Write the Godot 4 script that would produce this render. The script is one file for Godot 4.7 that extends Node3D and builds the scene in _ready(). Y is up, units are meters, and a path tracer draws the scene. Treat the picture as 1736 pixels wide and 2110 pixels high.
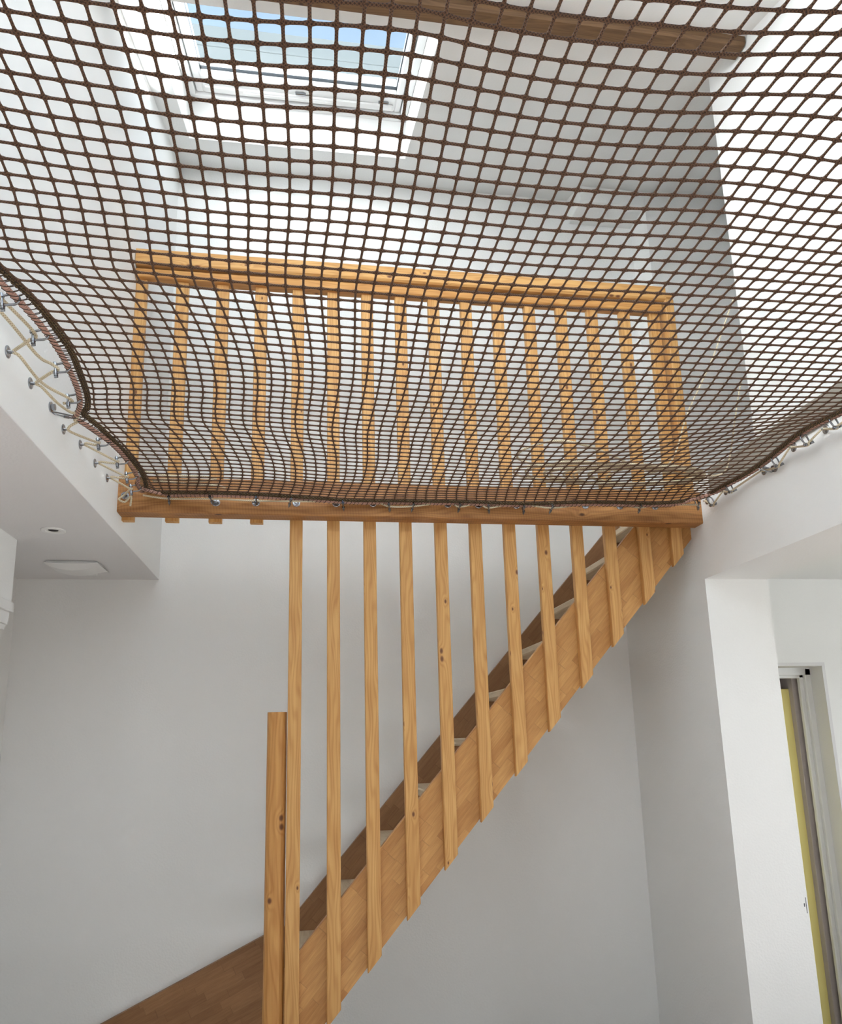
extends Node3D

# World: y up, metres. Heights are given relative to the eye level H above the lower floor.
const H := 1.65
const DEG := PI / 180.0
const XL := -0.766      # left wall of the net well
const XR := 1.798       # right wall
const ZB := -3.907      # back wall
const SLOPE := 18.0 * DEG
const ROOF0 := 3.36     # ceiling height where it meets the back wall

# The hammock net as laced: where every third crossing of its cords hangs, in millimetres
# (rows run across the room; NET_Y is the sag, relative to eye level).
const NET_X := [
	-815, -808, -797, -784, -782, -791, -799, -797, -790, -787, -762, -749, -756, -772, -794, -812, -807, -797, -786, -775, -760, -740, -718, -740,
	-680, -671, -662, -653, -647, -647, -656, -678, -691, -669, -649, -640, -641, -656, -682, -695, -688, -674, -662, -655, -651, -643, -627, -596,
	-542, -535, -527, -520, -518, -524, -536, -559, -575, -550, -534, -527, -528, -540, -566, -579, -563, -546, -536, -530, -538, -549, -551, -546,
	-412, -406, -402, -403, -403, -410, -419, -437, -451, -432, -417, -411, -412, -422, -445, -457, -437, -420, -409, -406, -420, -442, -455, -466,
	-296, -289, -289, -290, -290, -295, -302, -316, -326, -313, -300, -292, -294, -302, -321, -329, -312, -298, -286, -283, -297, -317, -332, -328,
	-181, -179, -179, -178, -179, -182, -187, -199, -206, -196, -185, -177, -177, -185, -198, -202, -189, -176, -165, -164, -174, -192, -213, -234,
	-75, -74, -72, -71, -70, -71, -75, -84, -89, -82, -72, -64, -63, -70, -78, -79, -69, -55, -47, -46, -53, -67, -88, -111,
	32, 31, 33, 35, 37, 39, 36, 29, 26, 32, 40, 46, 48, 44, 39, 38, 49, 61, 67, 68, 61, 51, 40, 38,
	138, 137, 138, 140, 144, 147, 147, 143, 140, 145, 151, 157, 159, 158, 155, 154, 163, 173, 177, 176, 169, 157, 154, 158,
	248, 248, 248, 249, 253, 257, 260, 258, 255, 258, 263, 270, 274, 274, 271, 271, 278, 286, 288, 286, 282, 278, 282, 295,
	363, 363, 360, 361, 366, 371, 375, 373, 370, 372, 378, 385, 390, 391, 389, 388, 392, 399, 401, 401, 402, 408, 419, 435,
	482, 481, 474, 473, 479, 485, 488, 487, 485, 487, 494, 501, 507, 509, 507, 503, 505, 511, 515, 519, 527, 540, 555, 572,
	592, 599, 590, 587, 591, 597, 601, 602, 600, 604, 610, 618, 624, 626, 626, 619, 619, 626, 632, 640, 653, 671, 693, 719,
	704, 714, 704, 700, 704, 711, 716, 717, 718, 722, 727, 734, 739, 741, 742, 737, 738, 744, 752, 763, 780, 800, 820, 838,
	831, 824, 814, 810, 816, 825, 832, 833, 835, 842, 847, 857, 863, 868, 872, 872, 868, 868, 875, 888, 907, 928, 945, 957,
	948, 938, 928, 922, 927, 938, 947, 948, 950, 959, 971, 986, 1000, 1012, 1023, 1023, 1004, 997, 1002, 1016, 1037, 1059, 1080, 1096,
	1076, 1065, 1054, 1045, 1043, 1052, 1061, 1061, 1061, 1070, 1088, 1112, 1132, 1150, 1162, 1161, 1143, 1131, 1133, 1147, 1168, 1192, 1214, 1231,
	1217, 1207, 1196, 1185, 1175, 1170, 1169, 1174, 1175, 1183, 1206, 1236, 1262, 1282, 1293, 1291, 1279, 1269, 1270, 1281, 1301, 1328, 1356, 1380,
	1371, 1362, 1353, 1342, 1330, 1315, 1296, 1283, 1289, 1305, 1329, 1362, 1392, 1412, 1421, 1420, 1415, 1411, 1411, 1417, 1434, 1464, 1502, 1548,
	1535, 1529, 1523, 1516, 1506, 1492, 1472, 1445, 1421, 1423, 1456, 1491, 1524, 1543, 1548, 1548, 1552, 1556, 1556, 1556, 1563, 1590, 1634, 1703,
	1707, 1705, 1703, 1701, 1698, 1694, 1687, 1676, 1656, 1621, 1600, 1623, 1657, 1673, 1672, 1672, 1686, 1698, 1701, 1693, 1687, 1695, 1714, 1756,
	1884, 1886, 1889, 1894, 1900, 1908, 1919, 1923, 1928, 1998, 1884, 1755, 1794, 1798, 1794, 1793, 1814, 1834, 1841, 1826, 1805, 1788, 1779, 1789,
	2060, 2068, 2076, 2087, 2102, 2124, 2155, 2155, 2197, 2806, 2221, 1789, 1949, 1913, 1914, 1907, 1940, 1967, 1980, 1958, 1920, 1873, 1834, 1809,
]

const NET_Z := [
	-644, -744, -845, -949, -1053, -1170, -1277, -1379, -1486, -1602, -1723, -1849, -1973, -2093, -2202, -2309, -2420, -2536, -2649, -2752, -2847, -2939, -3033, -3087,
	-633, -733, -833, -934, -1037, -1147, -1261, -1378, -1489, -1603, -1725, -1847, -1968, -2084, -2196, -2302, -2413, -2529, -2641, -2744, -2839, -2931, -3028, -3130,
	-625, -724, -821, -919, -1024, -1137, -1256, -1373, -1483, -1596, -1717, -1834, -1951, -2068, -2180, -2285, -2398, -2514, -2624, -2728, -2828, -2919, -3008, -3081,
	-612, -713, -810, -905, -1016, -1132, -1247, -1363, -1473, -1586, -1702, -1817, -1933, -2049, -2161, -2266, -2378, -2490, -2598, -2705, -2810, -2902, -2984, -3028,
	-593, -699, -793, -892, -1005, -1121, -1236, -1352, -1461, -1574, -1686, -1800, -1917, -2033, -2144, -2250, -2357, -2465, -2573, -2684, -2792, -2888, -2967, -3018,
	-587, -684, -778, -882, -996, -1112, -1229, -1343, -1453, -1564, -1674, -1788, -1904, -2019, -2131, -2238, -2344, -2452, -2564, -2680, -2788, -2884, -2972, -3051,
	-575, -674, -767, -872, -988, -1107, -1224, -1338, -1450, -1559, -1669, -1783, -1897, -2012, -2123, -2232, -2340, -2450, -2569, -2691, -2796, -2890, -2983, -3084,
	-571, -672, -759, -865, -984, -1105, -1223, -1338, -1450, -1560, -1670, -1784, -1898, -2013, -2125, -2236, -2346, -2456, -2578, -2704, -2809, -2904, -2995, -3077,
	-573, -679, -762, -871, -992, -1112, -1229, -1344, -1456, -1566, -1676, -1790, -1906, -2021, -2136, -2247, -2355, -2466, -2586, -2708, -2819, -2922, -3015, -3107,
	-600, -689, -782, -888, -1006, -1124, -1240, -1353, -1467, -1577, -1688, -1802, -1918, -2033, -2146, -2257, -2364, -2474, -2595, -2714, -2827, -2927, -3014, -3090,
	-619, -698, -796, -904, -1018, -1135, -1250, -1363, -1477, -1588, -1701, -1814, -1932, -2047, -2157, -2268, -2374, -2484, -2604, -2722, -2832, -2926, -3008, -3076,
	-630, -701, -801, -912, -1024, -1140, -1257, -1369, -1482, -1595, -1709, -1824, -1942, -2057, -2169, -2278, -2385, -2495, -2611, -2727, -2833, -2925, -3008, -3083,
	-624, -700, -803, -911, -1024, -1141, -1256, -1370, -1483, -1598, -1713, -1830, -1946, -2063, -2174, -2283, -2392, -2501, -2613, -2726, -2831, -2922, -3001, -3066,
	-621, -696, -793, -902, -1018, -1136, -1252, -1368, -1482, -1597, -1713, -1829, -1945, -2060, -2171, -2279, -2391, -2499, -2608, -2720, -2823, -2921, -3016, -3113,
	-583, -686, -784, -897, -1018, -1134, -1250, -1366, -1479, -1593, -1708, -1823, -1937, -2051, -2160, -2268, -2380, -2487, -2596, -2708, -2811, -2914, -3019, -3141,
	-575, -681, -785, -900, -1027, -1141, -1253, -1364, -1474, -1587, -1701, -1813, -1925, -2036, -2145, -2254, -2363, -2471, -2582, -2692, -2797, -2894, -2986, -3076,
	-578, -686, -796, -910, -1028, -1144, -1256, -1362, -1470, -1582, -1693, -1803, -1913, -2022, -2130, -2238, -2346, -2457, -2569, -2679, -2784, -2876, -2955, -3015,
	-592, -701, -812, -923, -1034, -1143, -1251, -1358, -1464, -1575, -1687, -1797, -1906, -2013, -2118, -2225, -2335, -2448, -2561, -2670, -2775, -2873, -2963, -3040,
	-613, -724, -834, -943, -1050, -1153, -1251, -1348, -1457, -1570, -1682, -1795, -1905, -2010, -2112, -2217, -2330, -2446, -2560, -2665, -2768, -2878, -2994, -3125,
	-640, -751, -861, -970, -1077, -1180, -1278, -1369, -1459, -1561, -1680, -1796, -1909, -2012, -2109, -2211, -2327, -2447, -2561, -2661, -2759, -2871, -3005, -3172,
	-670, -781, -893, -1003, -1114, -1222, -1329, -1433, -1529, -1610, -1690, -1797, -1913, -2013, -2102, -2200, -2319, -2444, -2559, -2653, -2742, -2839, -2949, -3079,
	-701, -814, -927, -1041, -1156, -1274, -1394, -1511, -1627, -1792, -1814, -1797, -1916, -2006, -2090, -2183, -2304, -2431, -2548, -2639, -2718, -2794, -2875, -2966,
	-732, -847, -962, -1080, -1200, -1327, -1460, -1582, -1725, -2302, -1978, -1709, -1932, -1988, -2075, -2158, -2282, -2412, -2533, -2620, -2689, -2741, -2792, -2829,
]

const NET_Y := [
	1041, 1040, 1037, 1033, 1030, 1029, 1025, 1021, 1017, 1018, 1018, 1017, 1017, 1017, 1019, 1021, 1023, 1023, 1021, 1017, 1012, 1009, 1008, 1009,
	1013, 1013, 1012, 1011, 1009, 1008, 1009, 1012, 1015, 1016, 1017, 1016, 1016, 1016, 1018, 1020, 1022, 1022, 1020, 1016, 1012, 1009, 1008, 1009,
	983, 985, 987, 988, 990, 994, 999, 1004, 1007, 1010, 1010, 1011, 1011, 1012, 1014, 1016, 1018, 1017, 1016, 1012, 1009, 1007, 1006, 1007,
	954, 958, 963, 968, 974, 981, 987, 993, 996, 999, 1000, 1002, 1003, 1005, 1007, 1009, 1010, 1009, 1008, 1006, 1004, 1003, 1003, 1003,
	928, 934, 940, 948, 958, 967, 975, 981, 984, 987, 989, 991, 993, 996, 998, 1000, 1000, 1000, 1000, 999, 999, 999, 999, 999,
	909, 916, 923, 933, 945, 956, 965, 971, 974, 976, 978, 981, 984, 987, 989, 990, 991, 991, 992, 993, 995, 996, 996, 996,
	899, 907, 914, 925, 938, 951, 960, 966, 969, 970, 972, 974, 977, 980, 982, 983, 984, 984, 986, 989, 992, 993, 994, 993,
	900, 907, 914, 925, 939, 951, 960, 966, 968, 968, 969, 971, 973, 976, 978, 979, 979, 981, 983, 987, 990, 993, 993, 993,
	909, 915, 922, 932, 945, 956, 964, 968, 970, 970, 970, 972, 974, 976, 977, 978, 979, 980, 983, 987, 991, 994, 994, 993,
	923, 928, 933, 942, 953, 962, 969, 973, 974, 974, 975, 976, 978, 979, 980, 980, 981, 982, 985, 989, 993, 995, 996, 995,
	941, 941, 945, 952, 961, 969, 974, 977, 978, 979, 980, 982, 983, 985, 985, 984, 984, 984, 987, 990, 994, 997, 998, 997,
	952, 951, 954, 960, 967, 974, 978, 980, 982, 983, 984, 987, 989, 989, 989, 987, 986, 986, 988, 991, 995, 998, 999, 998,
	959, 958, 961, 966, 972, 977, 981, 982, 984, 985, 987, 990, 992, 992, 990, 988, 986, 985, 987, 991, 995, 998, 999, 998,
	964, 964, 966, 970, 975, 980, 982, 984, 985, 986, 988, 990, 991, 991, 989, 986, 983, 982, 985, 989, 993, 997, 998, 996,
	966, 967, 969, 973, 977, 981, 983, 984, 984, 985, 986, 987, 988, 987, 985, 982, 979, 979, 982, 986, 991, 995, 996, 994,
	970, 971, 972, 975, 978, 981, 983, 983, 983, 983, 984, 984, 984, 983, 981, 978, 977, 978, 980, 985, 990, 993, 994, 993,
	976, 976, 977, 977, 978, 980, 981, 981, 980, 980, 980, 981, 981, 981, 980, 978, 978, 979, 982, 986, 990, 993, 994, 993,
	984, 984, 983, 981, 979, 977, 976, 977, 976, 976, 978, 980, 982, 983, 984, 984, 984, 985, 987, 990, 993, 995, 996, 995,
	994, 992, 991, 989, 986, 981, 974, 969, 970, 973, 976, 981, 986, 990, 993, 994, 994, 994, 995, 996, 998, 999, 1000, 999,
	1004, 1003, 1002, 1000, 997, 993, 987, 977, 969, 967, 975, 984, 993, 1000, 1005, 1007, 1007, 1006, 1004, 1004, 1004, 1004, 1004, 1004,
	1016, 1016, 1015, 1015, 1014, 1012, 1010, 1006, 1000, 988, 980, 987, 1000, 1010, 1017, 1020, 1019, 1016, 1013, 1011, 1010, 1009, 1009, 1009,
	1028, 1029, 1030, 1031, 1033, 1036, 1039, 1041, 1043, 1067, 1030, 989, 1007, 1017, 1026, 1029, 1027, 1024, 1019, 1016, 1014, 1013, 1012, 1012,
	1041, 1043, 1045, 1048, 1053, 1060, 1070, 1071, 1086, 1289, 1098, 958, 1019, 1019, 1033, 1034, 1033, 1028, 1023, 1019, 1016, 1015, 1015, 1015,
]


var M := {}
var rng := RandomNumberGenerator.new()


class MB:
	# Collects triangles with explicit normals; winds them clockwise seen from outside.
	var v := PackedVector3Array()
	var n := PackedVector3Array()
	var uv := PackedVector2Array()
	var idx := PackedInt32Array()

	func tri(a: Vector3, b: Vector3, c: Vector3, nn: Vector3, ua := Vector2.ZERO, ub := Vector2.ZERO, uc := Vector2.ZERO) -> void:
		var i := v.size()
		v.append(a); v.append(b); v.append(c)
		n.append(nn); n.append(nn); n.append(nn)
		uv.append(ua); uv.append(ub); uv.append(uc)
		if (b - a).cross(c - a).dot(nn) > 0.0:
			idx.append(i); idx.append(i + 2); idx.append(i + 1)
		else:
			idx.append(i); idx.append(i + 1); idx.append(i + 2)

	func poly(pts: Array, nn: Vector3, uvs: Array) -> void:
		for k in range(1, pts.size() - 1):
			tri(pts[0], pts[k], pts[k + 1], nn, uvs[0], uvs[k], uvs[k + 1])

	func mesh() -> ArrayMesh:
		var a := []
		a.resize(Mesh.ARRAY_MAX)
		a[Mesh.ARRAY_VERTEX] = v
		a[Mesh.ARRAY_NORMAL] = n
		a[Mesh.ARRAY_TEX_UV] = uv
		a[Mesh.ARRAY_INDEX] = idx
		var m := ArrayMesh.new()
		m.add_surface_from_arrays(Mesh.PRIMITIVE_TRIANGLES, a)
		return m

	# Convex-profile bar: profile in (p, q) swept along an axis. Frame b: columns p, q, length.
	func bar(b: Basis, o: Vector3, prof: PackedVector2Array, l0: float, l1: float, uvo := Vector2.ZERO, us := 4.0, vs := 0.5, cut0 := 0.0, cut1 := 0.0) -> void:
		# cut0 / cut1: slope of the end cuts (length changes by cut * p)
		var m := prof.size()
		var run := 0.0
		for k in m:
			var A := prof[k]
			var B := prof[(k + 1) % m]
			var e := B - A
			var nn := (b.x * e.y - b.y * e.x).normalized()
			var mid := (A + B) * 0.5
			if nn.dot(b.x * mid.x + b.y * mid.y) < 0.0 and _centred(prof):
				nn = -nn
			var a0 := o + b.x * A.x + b.y * A.y + b.z * (l0 + cut0 * A.x)
			var a1 := o + b.x * A.x + b.y * A.y + b.z * (l1 + cut1 * A.x)
			var b0 := o + b.x * B.x + b.y * B.y + b.z * (l0 + cut0 * B.x)
			var b1 := o + b.x * B.x + b.y * B.y + b.z * (l1 + cut1 * B.x)
			var u0 := uvo.x + run * us
			run += e.length()
			var u1 := uvo.x + run * us
			poly([a0, b0, b1, a1], nn, [Vector2(u0, uvo.y + (l0 + cut0 * A.x) * vs), Vector2(u1, uvo.y + (l0 + cut0 * B.x) * vs), Vector2(u1, uvo.y + (l1 + cut1 * B.x) * vs), Vector2(u0, uvo.y + (l1 + cut1 * A.x) * vs)])
		for side in 2:
			var L := l0 if side == 0 else l1
			var cut := cut0 if side == 0 else cut1
			var nn := ((b.z - b.x * cut) * (-1.0 if side == 0 else 1.0)).normalized()
			var pts := []
			var uvs := []
			for A in prof:
				pts.append(o + b.x * A.x + b.y * A.y + b.z * (L + cut * A.x))
				uvs.append(Vector2(uvo.x + A.x * us, uvo.y + A.y * vs * 4.0))
			poly(pts, nn, uvs)

	func _centred(_p: PackedVector2Array) -> bool:
		return true

	# Axis-aligned box with chamfered edges.
	func box(lo: Vector3, hi: Vector3, c := 0.0, uvs := 1.0) -> void:
		obox(Basis.IDENTITY, Vector3.ZERO, lo, hi, c, uvs)

	func obox(b: Basis, o: Vector3, lo: Vector3, hi: Vector3, c := 0.0, us := 1.0) -> void:
		var ctr := (lo + hi) * 0.5
		var h := (hi - lo) * 0.5
		c = minf(c, minf(h.x, minf(h.y, h.z)) * 0.9)
		var ax := [Vector3.RIGHT, Vector3.UP, Vector3.BACK]
		for a in 3:
			var p: Vector3 = ax[(a + 1) % 3]
			var q: Vector3 = ax[(a + 2) % 3]
			var hp: float = h[(a + 1) % 3] - c
			var hq: float = h[(a + 2) % 3] - c
			for s in [-1.0, 1.0]:
				var f: Vector3 = ax[a] * s * h[a]
				var pts := []
				var uvs := []
				for k in [[-1, -1], [1, -1], [1, 1], [-1, 1]]:
					var w: Vector3 = ctr + f + p * hp * k[0] + q * hq * k[1]
					pts.append(o + b * w)
					uvs.append(Vector2(w[(a + 1) % 3], w[(a + 2) % 3]) * us)
				poly(pts, b * (ax[a] * s), uvs)
		if c <= 0.0:
			return
		for a in 3:
			var i1 := (a + 1) % 3
			var i2 := (a + 2) % 3
			for s1 in [-1.0, 1.0]:
				for s2 in [-1.0, 1.0]:
					var pts := []
					for k in [[-1, 0], [1, 0], [1, 1], [-1, 1]]:
						var w := ctr
						w[a] += k[0] * (h[a] - c)
						w[i1] += s1 * (h[i1] - (c if k[1] == 1 else 0.0))
						w[i2] += s2 * (h[i2] - (c if k[1] == 0 else 0.0))
						pts.append(o + b * w)
					var nn := Vector3.ZERO
					nn[i1] = s1
					nn[i2] = s2
					poly(pts, b * nn.normalized(), [Vector2.ZERO, Vector2(0.1, 0), Vector2(0.1, 0.01), Vector2(0, 0.01)])
		for sx in [-1.0, 1.0]:
			for sy in [-1.0, 1.0]:
				for sz in [-1.0, 1.0]:
					var s := Vector3(sx, sy, sz)
					var w := ctr + s * h
					tri(o + b * (w - Vector3(0, sy * c, sz * c)), o + b * (w - Vector3(sx * c, 0, sz * c)), o + b * (w - Vector3(sx * c, sy * c, 0)), b * s.normalized())

	# Smooth tube along points with a radius at each.
	func tube(p: PackedVector3Array, r: PackedFloat32Array, sides := 8, vlen := 0.02, closed := false, u_rep := 1.0) -> void:
		var m := p.size()
		var first := v.size()
		var t0 := (p[1] - p[0]).normalized()
		var nrm := t0.cross(Vector3.UP)
		if nrm.length() < 0.1:
			nrm = t0.cross(Vector3.RIGHT)
		nrm = nrm.normalized()
		var s := 0.0
		for k in m:
			var t: Vector3
			if k == 0:
				t = p[1] - (p[m - 2] if closed else p[0])
			elif k == m - 1:
				t = (p[1] if closed else p[k]) - p[k - 1]
			else:
				t = p[k + 1] - p[k - 1]
			t = t.normalized()
			nrm = (nrm - t * nrm.dot(t)).normalized()
			var bi := t.cross(nrm)
			if k > 0:
				s += p[k].distance_to(p[k - 1])
			for j in sides + 1:
				var a := TAU * j / sides
				var d := nrm * cos(a) + bi * sin(a)
				v.append(p[k] + d * r[k])
				n.append(d)
				uv.append(Vector2(float(j) / sides * u_rep, s / vlen))
		for k in m - 1:
			for j in sides:
				var a := first + k * (sides + 1) + j
				var c := a + sides + 1
				idx.append(a); idx.append(c); idx.append(a + 1)
				idx.append(a + 1); idx.append(c); idx.append(c + 1)
		if not closed:
			for e in 2:
				var k := 0 if e == 0 else m - 1
				var dir := (p[0] - p[1]).normalized() if e == 0 else (p[m - 1] - p[m - 2]).normalized()
				var base := first + k * (sides + 1)
				for j in range(1, sides - 1):
					tri(v[base], v[base + j], v[base + j + 1], dir)

	# Surface of revolution about axis b.y through o; prof = (radius, height) with smooth normals.
	func lathe(b: Basis, o: Vector3, prof: PackedVector2Array, seg := 24) -> void:
		for k in prof.size() - 1:
			var A := prof[k]
			var B := prof[k + 1]
			var e := B - A
			var nl := Vector2(e.y, -e.x).normalized()
			var first := v.size()
			for j in seg + 1:
				var a := TAU * j / seg
				var d := b.x * cos(a) + b.z * sin(a)
				for w in [A, B]:
					v.append(o + d * w.x + b.y * w.y)
					n.append((d * nl.x + b.y * nl.y).normalized())
					uv.append(Vector2(float(j) / seg, w.y))
			for j in seg:
				var a := first + j * 2
				for t in [[a, a + 1, a + 2], [a + 2, a + 1, a + 3]]:
					var nn := n[t[0]]
					if (v[t[1]] - v[t[0]]).cross(v[t[2]] - v[t[0]]).dot(nn) > 0.0:
						idx.append(t[0]); idx.append(t[2]); idx.append(t[1])
					else:
						idx.append(t[0]); idx.append(t[1]); idx.append(t[2])


func V(x: float, y: float, z: float) -> Vector3:
	return Vector3(x, y + H, z)


func obj(called: String, mb: MB, mat: Material, parent: Node = self, at := Vector3.ZERO) -> MeshInstance3D:
	var o := MeshInstance3D.new()
	o.name = numbered(called, parent)
	o.mesh = mb.mesh()
	o.material_override = mat
	o.position = at
	parent.add_child(o, true)
	return o


var counts := {}
func numbered(called: String, parent: Node) -> String:
	var key := str(parent.get_instance_id()) + called
	var k: int = counts.get(key, 0)
	counts[key] = k + 1
	return called if k == 0 else "%s_%03d" % [called, k]


func struct(called: String, mb: MB, mat: Material, parent: Node = self) -> MeshInstance3D:
	var o := obj(called, mb, mat, parent)
	if parent == self:
		o.set_meta("kind", "structure")
	return o


func thing(called: String, label: String, category: String, at := Vector3.ZERO, group := "") -> Node3D:
	var o := Node3D.new()
	o.name = numbered(called, self)
	add_child(o, true)
	o.position = at
	tag(o, label, category, group)
	return o


func tag(o: Node, label: String, category: String, group := "") -> void:
	o.set_meta("label", label)
	o.set_meta("category", category)
	if group:
		o.set_meta("group", group)


func copy(src: Node3D, label: String, at: Vector3, b: Basis) -> Node3D:
	var r: Node3D = src.duplicate()
	r.name = numbered(String(src.get_meta("base")), self)
	add_child(r, true)
	r.transform = Transform3D(b, at)
	r.set_meta("label", label)
	return r


# Catmull-Rom through points, k pieces per span
func smooth(pts: Array, k: int) -> PackedVector3Array:
	var out := PackedVector3Array()
	for i in pts.size() - 1:
		var a: Vector3 = pts[maxi(i - 1, 0)]
		var b: Vector3 = pts[i]
		var c: Vector3 = pts[i + 1]
		var d: Vector3 = pts[mini(i + 2, pts.size() - 1)]
		for j in k:
			out.append(b.cubic_interpolate(c, a, d, float(j) / k))
	out.append(pts[-1])
	return out


func resample(p: PackedVector3Array, step: float) -> PackedVector3Array:
	var out := PackedVector3Array([p[0]])
	var left := step
	for i in p.size() - 1:
		var a := p[i]
		var b := p[i + 1]
		var l := a.distance_to(b)
		var at := left
		while at <= l:
			out.append(a.lerp(b, at / l))
			at += step
		left = at - l
	return out


func same(p: PackedVector3Array, r: float) -> PackedFloat32Array:
	var a := PackedFloat32Array()
	a.resize(p.size())
	a.fill(r)
	return a


# ---------------------------------------------------------------- materials

func noise(freq: float, s: int) -> FastNoiseLite:
	var f := FastNoiseLite.new()
	f.seed = s
	f.noise_type = FastNoiseLite.TYPE_SIMPLEX_SMOOTH
	f.frequency = freq
	f.fractal_type = FastNoiseLite.FRACTAL_NONE
	return f


# Softwood: u runs across 0.25 m, v along 2 m and repeats.
func wood_image(w: int, h: int, s: int, light: Color, dark: Color, knot: Color, knots: int, saw: float) -> Image:
	var im := Image.create(w, h, false, Image.FORMAT_RGB8)
	var f := noise(1.0, s)
	var g := noise(1.0, s + 7)
	var r := RandomNumberGenerator.new()
	r.seed = s
	var kn := []
	for i in knots:
		kn.append(Vector3(r.randf(), r.randf() * 2.0, r.randf_range(0.005, 0.012)))
	for y in h:
		var v := float(y) / h
		var cy := cos(v * TAU) * 0.9
		var sy := sin(v * TAU) * 0.9
		for x in w:
			var u := float(x) / w
			var cu := cos(u * TAU) * 0.7
			var su := sin(u * TAU) * 0.7
			var warp := f.get_noise_3d(cu * 1.2 + cy, su * 1.2 + sy, cy * 0.5) * 1.5
			var shade := 0.0
			var kd := 0.0
			for k in kn:
				var du: float = absf(u - k.x)
				du = minf(du, 1.0 - du) * 0.25
				var dv: float = absf(v * 2.0 - k.y)
				dv = minf(dv, 2.0 - dv)
				var d: float = sqrt(du * du + dv * dv * 0.3) / k.z
				warp += 1.5 * exp(-d * d * 0.35)
				kd = maxf(kd, exp(-pow(d * 1.5, 4.0)))
			var ring := 0.5 + 0.5 * sin((u * 15.0 + warp) * TAU)
			ring = pow(ring, 2.0)
			var fine := g.get_noise_3d(cu * 46.0, su * 46.0, sy * 3.0 + cy * 2.0) * 0.5 + 0.5
			var broad := f.get_noise_3d(cu * 2.0 + 9.0, su * 2.0, cy * 1.5 + sy) * 0.5 + 0.5
			shade = ring * 0.27 + fine * 0.28 + broad * 0.40
			if saw > 0.0:
				shade += saw * pow(0.5 + 0.5 * sin(v * TAU * 170.0 + u * 14.0), 3.0) * (0.5 + broad)
			var c := light.lerp(dark, clampf(shade, 0.0, 1.0)).lerp(knot, kd * 0.85)
			im.set_pixel(x, y, c)
	im.generate_mipmaps()
	return im


# Laminated hardwood panel: staves of differing tone, fine grain along u.
func stave_image(w: int, h: int, s: int, light: Color, dark: Color) -> Image:
	var im := Image.create(w, h, false, Image.FORMAT_RGB8)
	var g := noise(1.0, s)
	var r := RandomNumberGenerator.new()
	r.seed = s
	var rows := 8
	var tone := []
	var cuts := []
	for i in rows:
		var t := []
		for k in 7:
			t.append(r.randf())
		tone.append(t)
		cuts.append(r.randf())
	for y in h:
		var v := float(y) / h
		var row := int(v * rows)
		for x in w:
			var u := float(x) / w
			var q: float = fposmod(u * 5.0 + cuts[row], 5.0)
			var b := int(q)
			var t: float = tone[row][b]
			var fine := g.get_noise_3d(cos(u * TAU) * 3.0 + b * 9.0, sin(u * TAU) * 3.0 + row * 5.0, v * 95.0) * 0.5 + 0.5
			var wide := g.get_noise_3d(cos(u * TAU) * 1.3 + b * 3.0, sin(u * TAU) * 1.3 + row * 2.0, v * 22.0) * 0.5 + 0.5
			var c := light.lerp(dark, clampf(t * 0.42 + fine * 0.26 + wide * 0.3, 0.0, 1.0))
			var edge := minf(q - b, 1.0 - (q - b))
			if edge < 0.006 or absf(v * rows - roundf(v * rows)) < 0.02:
				c = c.darkened(0.10)
			im.set_pixel(x, y, c)
	im.generate_mipmaps()
	return im


# Braided cord: two sets of slanting yarns; returns colour and height.
func braid(a: Color, b: Color, crosses: bool) -> Array:
	var im := Image.create(64, 64, false, Image.FORMAT_RGB8)
	var hm := Image.create(64, 64, false, Image.FORMAT_RGB8)
	for y in 64:
		for x in 64:
			var u := x / 64.0
			var v := y / 64.0
			var p := 0.5 + 0.5 * cos((u * 3.0 + v * 2.0) * TAU)
			var q := 0.5 + 0.5 * cos((u * 3.0 - v * 2.0) * TAU)
			var hgt := maxf(p, q) if crosses else p
			var c := a.lerp(b, pow(hgt, 1.5))  # shade painted into the gaps, highlights onto the yarn crests
			im.set_pixel(x, y, c)
			hm.set_pixel(x, y, Color(hgt, hgt, hgt))
	im.generate_mipmaps()
	return [ImageTexture.create_from_image(im), ImageTexture.create_from_image(hm)]


func plain(c: Color, rough := 0.8, metal := 0.0) -> StandardMaterial3D:
	var m := StandardMaterial3D.new()
	m.albedo_color = c
	m.roughness = rough
	m.metallic = metal
	return m


func textured(im: Image, rough := 0.6) -> StandardMaterial3D:
	var m := plain(Color.WHITE, rough)
	m.albedo_texture = ImageTexture.create_from_image(im)
	return m


func plaster(c: Color, bump: Texture2D) -> StandardMaterial3D:
	var m := plain(c, 0.92)
	m.uv1_triplanar = true
	m.uv1_world_triplanar = true
	m.uv1_scale = Vector3(1.6, 1.6, 1.6)
	m.heightmap_enabled = true
	m.heightmap_texture = bump
	m.heightmap_scale = 0.06
	return m


func cord_mat(tex: Array, tint := Color.WHITE, rough := 0.75) -> StandardMaterial3D:
	var m := plain(tint, rough)
	m.albedo_texture = tex[0]
	m.heightmap_enabled = true
	m.heightmap_texture = tex[1]
	m.heightmap_scale = 0.08
	return m


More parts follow.
